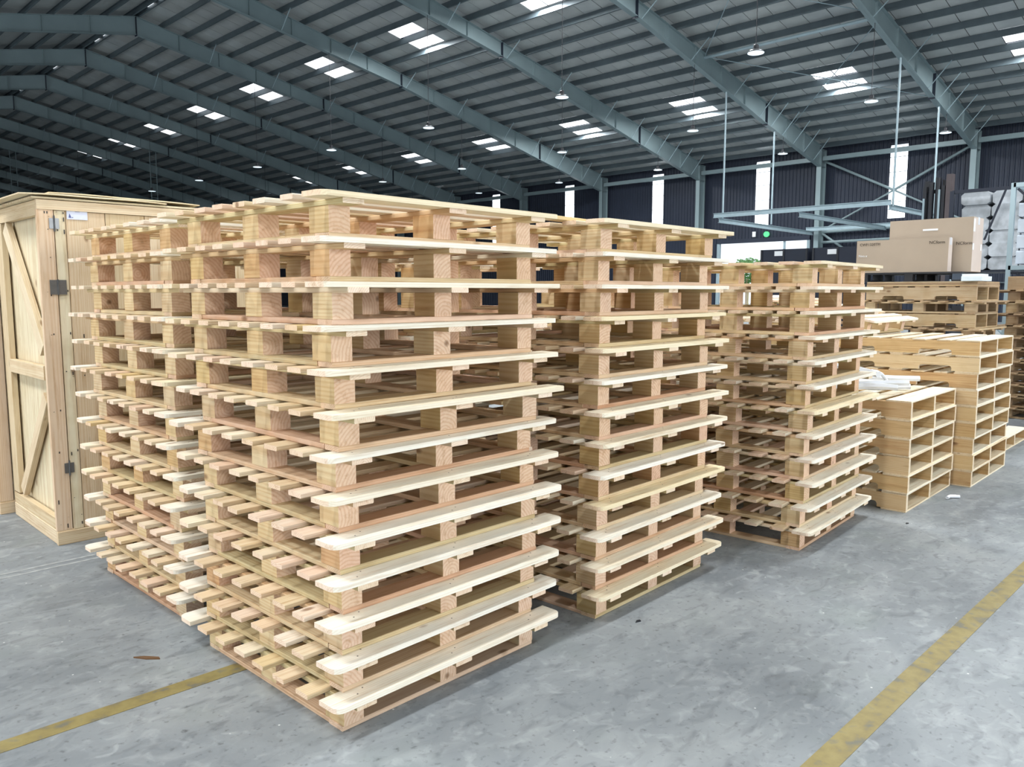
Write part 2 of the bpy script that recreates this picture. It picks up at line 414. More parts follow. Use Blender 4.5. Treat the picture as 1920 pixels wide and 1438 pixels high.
# portal frames
KX, LX, UX = 45.7, 39.28, 28.09
ZB = {XR: 14.92, UX: 12.84, LX: 10.12, KX: 8.68}
def zb(x):
    ks = [XR, UX, LX, KX]
    for a, b in zip(ks, ks[1:]):
        if x <= b: return ZB[a] + (ZB[b] - ZB[a]) * (x - a) / (b - a)
    return ZB[KX]
def i_seg(x0, x1):
    zt0, zt1, b0, b1 = ztop(x0) - 0.01, ztop(x1) - 0.01, zb(x0), zb(x1)
    b = MB()
    b.prism([(x0, b0), (x1, b1), (x1, zt1), (x0, zt0)], -0.006, 0.006, 'y')
    b.prism([(x0, b0), (x1, b1), (x1, b1 + 0.018), (x0, b0 + 0.018)], -0.13, 0.13, 'y')
    b.prism([(x0, zt0 - 0.018), (x1, zt1 - 0.018), (x1, zt1), (x0, zt0)], -0.13, 0.13, 'y')
    n = int((x1 - x0) / 2.6)
    for i in range(1, n + 1):
        xs = x0 + (x1 - x0) * i / (n + 1)
        b.box(xs - 0.005, xs + 0.005, -0.1, 0.1, zb(xs) + 0.02, ztop(xs) - 0.03)
    return b.mesh('rafter_segment', M_STEEL)
seg_me = [i_seg(XR + 0.01, UX - 0.015), i_seg(UX + 0.015, LX - 0.015), i_seg(LX + 0.015, KX + 0.02)]
plate_me = []
for x in (XR, UX, LX):
    plate_me.append((x, MB().box(-0.014, -0.003, -0.135, 0.135, zb(x) - 0.07, ztop(x) - 0.01).box(0.003, 0.014, -0.135, 0.135, zb(x) - 0.07, ztop(x) - 0.01).mesh('end_plate', M_DARK)))
cb = MB()
zk, zt = zb(KX), ztop(WALL_X)
cb.box(KX + 0.03, WALL_X - 0.22, -0.006, 0.006, 0, zt)
cb.box(KX, KX + 0.02, -0.14, 0.14, 0, zk + 0.9)
cb.box(WALL_X - 0.22, WALL_X - 0.2, -0.14, 0.14, 0, zt)
cb.box(KX, WALL_X - 0.2, -0.13, 0.13, zk, zk + 0.02)
cb.box(KX, WALL_X - 0.2, -0.14, 0.14, zt - 0.02, zt)
cb.box(KX - 0.1, WALL_X, -0.22, 0.22, 0, 0.03)
col_me = cb.mesh('column', M_STEEL)
def brace_me(x, s):
    xp = x
    p, q = (x, s * 0.1, zb(x) + 0.03), (xp, s * 1.0, ztop(xp) + 0.03)
    return MB().bar(p, q, 0.022, sq=True).mesh('fly_brace', M_RAIL)
bx = [PURX[i] for i in (3, 6, 9, 12, 15, 17, 18, 19, 20, 21, 22)]
br_me = [brace_me(x, s) for x in bx for s in (-1,)]
ORD = ['first', 'second', 'third', 'fourth', 'fifth', 'sixth', 'seventh', 'eighth', 'ninth', 'tenth', 'eleventh', 'twelfth', 'thirteenth', 'fourteenth', 'fifteenth', 'sixteenth', 'seventeenth', 'eighteenth']
for i in range(NF0, NF1 + 1):
    yy = Y0 + BAY * i
    j = i
    lab = 'grey tapered steel roof frame behind the camera' if i < 0 else f'grey tapered steel roof frame, {ORD[i]} seen counting away from the forklift'
    f = empty('portal_frame', (0, yy, 0), label=lab, category='steel frame', group='steel portal frames', kind='structure')
    for me in seg_me:
        link('rafter_segment', me, f)
        link('rafter_segment', me, f, loc=(2 * XR, 0, 0), rot=(0, 0, PI))
    for x, me in plate_me:
        link('end_plate', me, f, loc=(x, 0, 0))
        if x != XR: link('end_plate', me, f, loc=(2 * XR - x, 0, 0))
    link('column', col_me, f)
    link('column', col_me, f, loc=(2 * XR, 0, 0), rot=(0, 0, PI))
    for me in br_me: link('fly_brace', me, f)

# the far side wall: ribbed sheets, tall translucent strips, eave beam, girts, open door
wall = empty('wall_right', (WALL_X, 0, 0), kind='structure', label='dark blue ribbed metal wall with tall bright window strips', category='wall')
def ribbed(y0, y1, z0, z1, pitch=0.22):
    pts = []; n = max(1, round((y1 - y0) / pitch)); p = (y1 - y0) / n
    for i in range(n):
        a = y0 + i * p
        pts += [(0, a), (0, a + p * 0.55), (-0.035, a + p * 0.65), (-0.035, a + p * 0.9), (0, a + p)]
    pts = [q for k_, q in enumerate(pts) if k_ == 0 or q != pts[k_ - 1]]
    pts += [(0.05, y1), (0.05, y0)]
    return MB().prism(pts, z0, z1, 'z').obj('cladding_sheet', M_WALL, wall)
ZT, WB, WT = ztop(WALL_X) + 0.25, 5.56, 9.42
DOOR_Y0, DOOR_Y1, DOOR_Z = 21.9, 27.75, 4.6
wn = 0
for i in range(-4, 15):
    a, c = Y0 + BAY * i, Y0 + BAY * i + 4 - (0.1 if i < 2 else 0.35)
    if i == 1:
        ribbed(a, c - 0.5, DOOR_Z, ZT); ribbed(c + 0.5, a + BAY, DOOR_Z, ZT)
        ribbed(a, DOOR_Y0, 0, DOOR_Z); ribbed(DOOR_Y1, a + BAY, 0, DOOR_Z)
        ribbed(c - 0.5, c + 0.5, DOOR_Z, WB)
    else:
        ribbed(a, c - 0.5, 0, ZT); ribbed(c + 0.5, a + BAY, 0, ZT)
        ribbed(c - 0.5, c + 0.5, 0, WB)
    ribbed(c - 0.5, c + 0.5, WT + 0.2, ZT)
    wn += 1
    if i >= 0:
        near = ['nearest the forklift', 'above the open doorway', 'just past the open doorway'][i] if i < 3 else f'{ORD[i]} from the forklift'
        win = empty(f'window_{wn}', (WALL_X, c, 0), kind='structure', label=f'tall bright translucent wall strip {near}', category='window', group='tall translucent strips in the side wall')
        zs = [WB, 6.45, 7.15, 8.05, 8.85, WT]
        for z0_, z1_ in zip(zs, zs[1:]):
            MB().box(0, 0.03, -0.46, 0.46, z0_ + 0.015, z1_ - 0.015).obj('pane', M_WIN, win)
        MB().box(-0.03, 0.04, -0.5, -0.46, WB, WT + 0.2).box(-0.03, 0.04, 0.46, 0.5, WB, WT + 0.2).box(-0.03, 0.04, -0.5, 0.5, WT + 0.08, WT + 0.2).obj('window_frame', M_WALL, win)
        fr = MB()
        for z_ in zs[1:-1]: fr.box(0.0, 0.045, -0.46, 0.46, z_ - 0.015, z_ + 0.015)
        fr.obj('glazing_bar', M_DARK, win)
    else:
        ribbed(c - 0.5, c + 0.5, WB, WT + 0.2)
for z_ in (2.0, 5.0, 6.45, 8.05):
    if z_ == 2.0:
        MB().box(-0.2, -0.04, Y_START, DOOR_Y0 - 0.1, z_ - 0.03, z_ + 0.03).obj('wall_girt', M_PURLIN, wall)
        MB().box(-0.2, -0.04, DOOR_Y1 + 0.1, Y_END, z_ - 0.03, z_ + 0.03).obj('wall_girt', M_PURLIN, wall)
for i in range(-4, 15):
    MB().box(-0.72, -0.50, Y0 + BAY * i + 0.15, Y0 + BAY * (i + 1) - 0.15, 9.0, 9.24).obj('eave_beam', M_STEEL, wall)
# wall bracing in the bay beside the forklift
X_ = -0.3
MB().bar((X_, 20.9, 9.0), (X_, 17.0, 7.05), 0.07).bar((X_, 17.0, 7.05), (X_, 13.2, 5.1), 0.05).bar((X_, 13.2, 9.0), (X_, 17.0, 7.05), 0.07).bar((X_, 17.0, 7.05), (X_, 20.9, 5.1), 0.05).obj('cross_brace', M_STEEL, wall)
MB().bar((X_, 20.9, 5.0), (X_, 13.2, 5.15), 0.09).obj('brace_tie', M_STEEL, wall)
MB().bar((X_, 20.9, 4.4), (X_, 15.2, 4.45), 0.08).obj('brace_tie', M_STEEL, wall)
MB().bar((X_, 20.9, 4.9), (X_, 17.6, 2.6), 0.07).bar((X_, 20.9, 3.9), (X_, 18.6, 2.4), 0.05).obj('cross_brace', M_STEEL, wall)
# door surround
door = empty('door_1', (WALL_X, 0, 0), kind='structure', label='wide open loading doorway with white sky beyond', category='door')
MB().box(-0.12, 0.08, DOOR_Y0 - 0.18, DOOR_Y0, 0, DOOR_Z).obj('door_jamb', M_RAIL, door)
MB().box(-0.12, 0.08, DOOR_Y1, DOOR_Y1 + 0.18, 0, DOOR_Z).obj('door_jamb', M_RAIL, door)
MB().box(-0.15, 0.08, DOOR_Y0 - 0.18, DOOR_Y1 + 0.18, DOOR_Z, DOOR_Z + 0.25).obj('door_head', M_WALL, door)
MB().box(-0.05, 0.05, 23.3, 23.42, 0, DOOR_Z).obj('door_mullion', M_RAIL, door)

# remaining walls
MB().box(NEAR_X - 0.1, WALL_X + 0.1, Y_END, Y_END + 0.1, 0, 16.3).obj('wall_back', M_WALL, kind='structure', label='distant dark end wall of the hall', category='wall')
b = MB()
for a, c, z0_, z1_ in ((Y_START, -2, 0, 9.8), (-2, 14, 6.4, 9.8), (14, 26, 0, 9.8), (26, 70, 6.2, 9.8), (70, Y_END, 0, 9.8)): b.box(NEAR_X - 0.1, NEAR_X, a, c, z0_, z1_)  # the longest opening is made up to go with the added roof fill
b.obj('wall_left', M_WALL, kind='structure', label='dark metal side wall behind the camera with wide openings, the longer one added', category='wall')
b = MB()
for a, c, z0_ in ((NEAR_X, -3, 0), (-3, 23, 6.6), (23, WALL_X, 0)):
    b.box(a, c, Y_START - 0.1, Y_START, z0_, 16.2)
b.obj('wall_front', M_WALL, kind='structure', label='dark end wall behind the camera with an open door', category='wall')

# roof rod bracing in the bay beside the forklift
rb = empty('roof_bracing', (0, 0, 0), kind='structure', label='thin crossed steel rods under the roof sheets', category='bracing')
for xa, xb in ((24.6, 33.4), (33.4, 42.2)):
    for a, c in ((Y0, Y0 + BAY), (Y0 + BAY, Y0)):
        MB().bar((xa, a, ztop(xa) - 0.1), (xb, c, ztop(xb) - 0.1), 0.018, n=6).obj('brace_rod', M_RAIL, rb)
MB().bar((33.4, Y0, ztop(33.4) - 0.15), (33.4, Y0 + BAY, ztop(33.4) - 0.15), 0.07).obj('strut_tube', M_RAIL, rb)

# ------------------------------------------------------------------ high bay lamps
lamp_parts = [
    ('lamp_shade', MB().lathe([(0.10, 0.10), (0.20, 0.07), (0.265, 0.0), (0.255, 0.0)], 24).mesh('lamp_shade', M_GREY, True)),
    ('lens', MB().lathe([(0.25, -0.012), (0.25, 0.004)], 24).mesh('lens', M_LENS)),
    ('driver_housing', MB().lathe([(0.085, 0.09), (0.085, 0.22), (0.05, 0.25)], 16).mesh('driver_housing', M_BLACK)),
]
rows = {23.5: 'in the row nearest the ridge', 32.5: 'in the middle row', 41.2: 'in the row nearest the side wall'}
for x, rl in rows.items():
    cord = MB().bar((0, 0, 0.24), (0, 0, zb(x) - 8.85), 0.012, n=6).mesh('cord', M_BLACK)
    for i in range(0, 10):
        o = empty('high_bay_lamp', (x, 12.97 + 8 * i, 8.85), label=f'round white high bay lamp {rl}, {ORD[i]} from the forklift', category='lamp', group='hanging high bay lamps')
        for n_, me in lamp_parts: link(n_, me, o)
        link('cord', cord, o)

# ------------------------------------------------------------------ suspended rail frame near the side wall
rf = empty('suspended_rail_frame', (0, 0, 0), label='pale steel overhead rail frame hung on rods above the doorway', category='rail frame')
def channel(p, q, h=0.2, wd=0.12):
    (x0, y0, z0), (x1, y1, z1) = p, q
    b = MB()
    if abs(x1 - x0) > abs(y1 - y0):
        b.prism([(x0, z0), (x1, z1), (x1, z1 + 0.02), (x0, z0 + 0.02)], y0 - wd / 2, y0 + wd / 2, 'y')
        b.prism([(x0, z0 + h), (x1, z1 + h), (x1, z1 + h + 0.02), (x0, z0 + h + 0.02)], y0 - wd / 2, y0 + wd / 2, 'y')
        b.prism([(x0, z0), (x1, z1), (x1, z1 + h), (x0, z0 + h)], y0 - 0.01, y0 + 0.01, 'y')
    else:
        b.box(x0 - wd / 2, x0 + wd / 2, y0, y1, z0, z0 + 0.02); b.box(x0 - wd / 2, x0 + wd / 2, y0, y1, z0 + h, z0 + h + 0.02); b.box(x0 - 0.01, x0 + 0.01, y0, y1, z0, z0 + h)
    return b
channel((35.2, 13.02, 5.12), (35.2, 21.4, 5.12)).obj('long_rail', M_RAIL, rf)
channel((45.2, 12.6, 5.0), (45.2, 21.4, 5.0)).obj('long_rail', M_RAIL, rf)
channel((35.2, 21.1, 4.88), (45.4, 21.1, 4.78)).obj('cross_rail', M_RAIL, rf)
channel((35.2, 17.0, 4.88), (45.4, 17.0, 4.84)).obj('cross_rail', M_RAIL, rf)
channel((35.2, 13.1, 4.95), (45.4, 13.1, 4.9)).obj('cross_rail', M_RAIL, rf)
for x in (35.4, 40.3):
    for yy in (13.02, 21.02):
        MB().bar((x, yy, 5.1), (x, yy, zb(x) + 0.01), 0.045).obj('hanger_rod', M_RAIL, rf)

# lattice hangers far off to one side
for n_, (x, yy, lab) in enumerate([(20.5, 85.02, 'thin steel lattice hanger above the far end of the crate roof'), (26.8, 69.02, 'thin steel lattice hanger between the crate and the pallet stacks'), (15.5, 93.02, 'thin steel lattice hanger above the near corner of the crate')]):
    o = empty('lattice_hanger', (x, yy, 0), label=lab, category='hanger', group='lattice hangers')
    zt_ = zb(x) if x > XR else 14.7
    MB().bar((-0.25, 0, 6), (-0.25, 0, zt_), 0.03, n=6).bar((0.25, 0, 6), (0.25, 0, zt_), 0.03, n=6).obj('upright', M_STEEL, o)
    b = MB(); z_ = 6.0
    while z_ < zt_ - 0.5: b.bar((-0.25, 0, z_), (0.25, 0, z_), 0.02, n=5); z_ += 0.55
    b.obj('rung', M_STEEL, o)

# ------------------------------------------------------------------ block pallets
W, Lp, TH = 0.965, 0.985, 0.1392
TB, TS, TD = 0.018, 0.0175, 0.0175
HB = TH - TB - TS - TD
BW, BL, OV = 0.082, 0.112, 0.088
ME = {}
def mesh_for(key, fn):
    if key not in ME: ME[key] = fn()
    return ME[key]
def lead_mesh(side, var):
    b = board(W + 2 * OV - 0.006 * var, 0.108, TD, round_y=side, r=0.034)
    for x in (-W / 2 + 0.05, 0, W / 2 - 0.05):
        for dx, dy in ((-0.02, -0.015 + 0.01 * var), (0.018, 0.02)):
            b.lathe([(0.0032, TD / 2 - 0.001), (0.0032, TD / 2 + 0.0002)], 6, 1, (x + dx, dy, 0))
    return b.mesh('lead_board', [W_LEAD, M_NAIL])
def pal_mats(old):
    return (W_OLD, W_OLD, W_OLD, W_OLD) if old else (W_DECK, W_STR, W_BLOCK, W_BASE)
def block_pallet(loc, rz, label, group, rng, old=False, dz=0.0, tilt=None, w=W, l=Lp):
    p = empty('block_pallet', loc, rz, label=label, category='pallet', group=group)
    if tilt: p.rotation_euler = tilt
    md, ms, mb_, mba = pal_mats(old)
    j = lambda a: rng.uniform(-a, a)
    T = ('old' if old else 'new')
    # base boards
    for yy in (BW / 2, l - BW / 2):
        link('base_board', mesh_for((T, 'bx', w), lambda: board(w, BW, TB).mesh('base_board', mba)), p, loc=(w / 2 + j(.002), yy + j(.002), TB / 2))
    for xx in (BW / 2, w / 2, w - BW / 2):
        link('base_board', mesh_for((T, 'by', l), lambda: board(l - 2 * BW - 0.004, BW, TB).mesh('base_board', mba)), p, loc=(xx + j(.003), l / 2, TB / 2), rot=(0, 0, PI / 2))
    # blocks, their end grain towards the short sides
    for xx in (BW / 2, w / 2, w - BW / 2):
        for yy in (BL / 2, l / 2, l - BL / 2):
            link('block', mesh_for((T, 'bl'), lambda: board(BL, BW, HB, 0.0015).mesh('block', mb_)), p, loc=(xx + j(.003), yy + j(.003), TB + HB / 2), rot=(0, 0, PI / 2 * (1 if rng.random() < .5 else -1) + j(.012)))
    for xx in (BW / 2, w / 2, w - BW / 2):
        link('stringer_board', mesh_for((T, 'st', l), lambda: board(l + 2 * OV - 0.006, BW, TS).mesh('stringer_board', ms)), p, loc=(xx + j(.004), l / 2 + j(.004), TB + HB + TS / 2), rot=(0, 0, PI / 2 + j(.004)))
    z = TB + HB + TS + TD / 2
    y_lo, y_hi = -OV + 0.054, l + OV - 0.054
    v = rng.randrange(2)
    if old:
        lm = [mesh_for((T, 'ld', w), lambda: board(w + 2 * OV, 0.108, TD).mesh('lead_board', md))] * 2
    else:
        lm = [mesh_for(('lead', s, v), lambda: lead_mesh(s, v)) for s in (-1, 1)]
    link('lead_board', lm[0], p, loc=(w / 2 + j(.006), y_lo + j(.003), z), rot=(0, 0, j(.004)))
    link('lead_board', lm[1], p, loc=(w / 2 + j(.006), y_hi + j(.003), z), rot=(0, 0, j(.004)))
    n = 6
    for i in range(n):
        yy = y_lo + (y_hi - y_lo) * (i + 1) / (n + 1) + j(.008)
        vv = rng.randrange(3)
        link('deck_board', mesh_for((T, 'dk', w, vv), lambda: board(w + 2 * OV - 0.006 * vv, 0.074 + 0.004 * vv, TD).mesh('deck_board', md)), p, loc=(w / 2 + j(.008), yy, z - abs(j(.0005))), rot=(0, 0, j(.006)))
    return p

PLACE = ['topmost', 'second from the top', 'third from the top', 'fourth from the top', 'fifth from the top', 'sixth from the top', 'seventh from the top',
         'eighth from the top', 'ninth from the top', 'tenth from the top', 'eleventh from the top', 'twelfth from the top', 'thirteenth from the top', 'fourteenth from the top']
def stack(x, y, rz, n, desc, grp, seed, lean=(0, 0), jit=0.010):
    rng = random.Random(seed)
    for k_ in range(n):
        a = rz + (rng.uniform(-.012, .012) if k_ else 0)
        ox, oy = (rng.uniform(-jit, jit), rng.uniform(-jit, jit)) if k_ else (0, 0)
        t = k_ / max(1, n - 1)
        pos = 'lowest' if k_ == 0 else PLACE[n - 1 - k_]
        block_pallet((x + ox + lean[0] * t, y + oy + lean[1] * t, k_ * (TH + 0.0003)), a, f'new pine block pallet, {pos} of {desc}', grp, rng)
stack(1.4236, 2.254, .028, 13, 'the nearest tall stack', 'block pallets in the nearest tall stack', 1, (0.0, 0))
stack(1.435, 3.56, .02, 13, 'the stack before the crate', 'block pallets in the stack before the crate', 2)
stack(2.783, 2.255, .048, 13, 'the middle tall stack', 'block pallets in the middle tall stack', 3)
stack(2.80, 3.60, .03, 12, 'the stack behind the middle one', 'block pallets in the stack behind the middle one', 4)
stack(4.393, 2.04, .08, 12, 'the stack nearest the notched pallets', 'block pallets in the stack nearest the notched pallets', 5, (0.012, 0.0))
stack(4.33, 3.40, .05, 11, 'the hidden farthest block stack', 'block pallets in the farthest stack of the six', 6)

# loose board lying on top of the middle stack
board(0.36, 0.07, 0.017).obj('loose_board', W_DECK, loc=(2.78, 2.42, 13 * (TH + 0.0003) + 0.0095), rot=(0, 0, 0.1), label='short pinkish loose board lying on top of the middle tall stack', category='board')

# ------------------------------------------------------------------ notched stringer pallets
def notched(loc, rz, label, group, rng, w=1.07, l=1.2, h=0.127, old=False, nb=7):
    p = empty('notched_pallet', loc, rz, label=label, category='pallet', group=group)
    mw, mdk = (W_OLD, W_OLD) if old else (W_NOTCH, W_NDECK)
    T = (old, w, l, h)
    t = 0.011; hs = h - 2 * t; ts = 0.036
    j = lambda a: rng.uniform(-a, a)
    def smesh():
        pts = [(-l / 2, -hs / 2)]
        for c in (-l * 0.24, l * 0.24):
            a, r, d = l * 0.10, 0.02, 0.04
            pts += [(c - a, -hs / 2), (c - a, -hs / 2 + d - r), (c - a + 0.006, -hs / 2 + d - 0.006), (c - a + r, -hs / 2 + d), (c + a - r, -hs / 2 + d), (c + a - 0.006, -hs / 2 + d - 0.006), (c + a, -hs / 2 + d - r), (c + a, -hs / 2)]
        pts += [(l / 2, -hs / 2), (l / 2, hs / 2), (-l / 2, hs / 2)]
        return MB().prism(pts, -ts / 2, ts / 2, 'y').mesh('notched_stringer', mw)
    sm = mesh_for(('ns',) + T, smesh)
    for xx in (ts / 2, w / 2, w - ts / 2):
        link('notched_stringer', sm, p, loc=(xx, l / 2, t + hs / 2), rot=(0, 0, PI / 2))
    wide = mesh_for(('nw',) + T, lambda: board(w, 0.165, t, 0.0008).mesh('deck_board', mdk))
    nar = mesh_for(('nn',) + T, lambda: board(w, 0.098, t).mesh('deck_board', mdk))
    for yy, me in ((0.0825, wide), (l - 0.0825, wide)): link('deck_board', me, p, loc=(w / 2 + j(.004), yy, h - t / 2))
    for i in range(1, nb - 1):
        link('deck_board', nar, p, loc=(w / 2 + j(.012), 0.0825 + (l - 0.165) * i / (nb - 1) + j(.008), h - t / 2), rot=(0, 0, j(.02)))
    for yy, me in ((0.0825, wide), (l / 2, nar), (l - 0.0825, wide)): link('bottom_board', me, p, loc=(w / 2 + j(.003), yy, t / 2))
    return p
def nstack(x, y, rz, n, h, desc, grp, seed, w=1.07, jit=0.006):
    rng = random.Random(seed)
    for k_ in range(n):
        pos = 'lowest' if k_ == 0 else PLACE[n - 1 - k_]
        notched((x + rng.uniform(-jit, jit), y + rng.uniform(-jit, jit), k_ * h), rz + rng.uniform(-.006, .006), f'notched stringer pallet, {pos} of {desc}', grp, rng, w=w, h=h)
nstack(5.69, 1.901, .035, 6, 0.1278, 'the low stack of notched pallets', 'notched pallets in the low stack', 11)
nstack(6.80, 1.81, .03, 9, 0.1262, 'the taller stack of notched pallets', 'notched pallets in the taller stack', 12, w=1.09)

stack(6.98, 3.50, .03, 9, 'the stack propping up the tipped pallet', 'block pallets under the tipped pallet', 8)
# pallet leaning on the back of the taller notched stack
rg = random.Random(77)
block_pallet((6.98, 2.74, 9 * 0.1262 + 0.004), .05, 'pale block pallet tipped up on the taller stack of notched pallets', None, rg, tilt=(math.radians(10.6), 0, .03))

# mixed older pallets further back
def old_stack(x, y, rz, specs, desc, grp, seed, w=1.0, l=1.15):
    rng = random.Random(seed); z = 0; n = len(specs)
    for k_, s in enumerate(specs):
        pos = 'lowest' if k_ == 0 else PLACE[n - 1 - k_]
        px, py = x + rng.uniform(-.012, .012), y + rng.uniform(-.012, .012)
        if s == 'b':
            block_pallet((px, py, z), rz, f'weathered block pallet, {pos} of {desc}', grp, rng, old=True, w=w, l=l); z += TH
        else:
            notched((px, py, z), rz, f'weathered notched pallet, {pos} of {desc}', grp, rng, w=w, l=l, h=0.157, old=True); z += 0.157
    return z
zA = old_stack(9.60, 2.62, .0, 'bbbbbbbbnbn', 'the old stack under the cartons', 'old pallets under the cartons', 21, w=0.85, l=1.16)
rg = random.Random(5)
for k_ in range(3):
    board(1.16, 0.86 - 0.01 * k_, 0.016).obj('plywood_sheet', W_OLD, loc=(9.60 + 0.43, 3.20, zA + 0.009 + k_ * 0.018), rot=(0, 0, PI / 2 + rg.uniform(-.01, .01)),
        label=['grey brown plywood sheet, lowest of three on the old pallet stack', 'grey brown plywood sheet, middle of three on the old pallet stack', 'grey brown plywood sheet, top one under the black pallet'][k_], category='sheet', group='plywood sheets under the cartons')
zA += 0.055
zB = old_stack(10.95, 1.50, .0, 'bbbbbbbbbbbn', 'the old stack below the steel frame', 'old pallets below the steel frame', 22, w=1.1, l=1.16)
rg = random.Random(15)
notched((8.50, 2.02, 0), .03, 'flat pale pallet lying on the floor behind the taller notched stack', None, rg, w=1.0, l=1.1, h=0.12)

# ------------------------------------------------------------------ floor markings, scraps
TM = tape_mat()
MB().box(-6, 1.50, -0.040, 0.040, 0.0004, 0.002).obj('floor_tape', TM, loc=(0, 2.985, 0), rot=(0, 0, -0.018), label='worn yellow floor tape running under the nearest tall stack', category='floor tape')
MB().box(-6, 44, -0.044, 0.044, 0.0004, 0.002).obj('floor_tape', TM, loc=(0, 1.0, 0), rot=(0, 0, 0.005), label='long worn yellow floor tape along the open aisle', category='floor tape')
WP = plain('worn_white_paint', srgb(158, 162, 163), 0.6, 0, 0.25, 20)
for dy, lab in ((0.0, 'thin worn white floor line nearer the camera, beside the crate'), (0.07, 'thin worn white floor line closer to the crate')):
    MB().box(-3, 1.7, -0.012, 0.012, 0.0003, 0.0012).obj('floor_line', WP, loc=(0, 4.80 + dy, 0), rot=(0, 0, 0.0), label=lab, category='floor marking')
MB().prism([(-0.06, 0), (-0.02, 0.011), (0.045, 0.008), (0.055, -0.004), (0, -0.01)], 0, 0.006, 'z').obj('wood_splinter', W_SPL, loc=(1.16, 3.30, 0.0003), rot=(0, 0, -0.85), label='brown wood splinter on the floor before the stacks', category='scrap')
MB().prism([(-0.018, 0), (0.0, 0.008), (0.02, 0.004), (0.012, -0.008)], 0, 0.005, 'z').obj('black_scrap', M_BLACK, loc=(2.897, 2.097, 0.0003), label='tiny black scrap on the floor before the middle stack', category='scrap')
MB().prism([(-0.012, 0), (0.0, 0.008), (0.014, 0.004), (0.01, -0.008)], 0, 0.006, 'z').obj('black_scrap', M_BLACK, loc=(5.42, 1.80, 0.0003), label='tiny black scrap before the low notched stack', category='scrap')
MB().tube([(-0.06, 0, 0.014), (-0.02, 0.01, 0.018), (0.03, 0.0, 0.014), (0.06, -0.015, 0.012)], 0.012, 8).obj('plastic_scrap', M_FILM, loc=(6.33, 1.80, 0), rot=(0, 0, -0.3), label='crumpled white plastic scrap at the foot of the low notched stack', category='scrap')

# ------------------------------------------------------------------ white edge strips on the low stack
zt5 = 6 * 0.1278
rg = random.Random(9)
lbls = ['long white plastic strip pointing out over the low notched stack', 'white plastic strip beneath the longest one', 'white plastic strip lying flat at the back of the low stack', 'bent white plastic strip nearest the block pallets', 'short white plastic strip on the low stack', 'white plastic strip crossing the others']
ends = [((5.85, 2.95), (6.56, 2.15), .085), ((5.78, 2.9), (6.36, 2.14), .030), ((6.25, 3.0), (6.62, 2.40), .028), ((5.76, 2.75), (6.20, 2.10), .050), ((5.80, 2.60), (6.02, 2.12), .028), ((6.45, 2.95), (5.86, 2.20), .135)]
for k_, ((xa, ya), (xb, yb), zz) in enumerate(ends):
    pts = []
    for t in range(7):
        u = t / 6
        pts.append((xa + (xb - xa) * u + 0.02 * math.sin(3 * u + k_), ya + (yb - ya) * u, zt5 + zz + 0.012 * math.sin(5 * u + k_) + 0.004 * k_))
    b = MB().tube(pts, 0.023, 6)
    b.obj('plastic_strip', M_FILM, label=lbls[k_], category='plastic strip', group='white strips on the low notched stack')
pts = [(6.12 + 0.09 * math.cos(t) , 2.34 - 0.09 * math.cos(t), zt5 + 0.02 + 0.13 * math.sin(t)) for t in [i * PI / 10 for i in range(11)]]
MB().tube(pts, 0.013, 8).obj('plastic_loop', M_FILM, label='white plastic loop standing up among the strips', category='plastic strip')

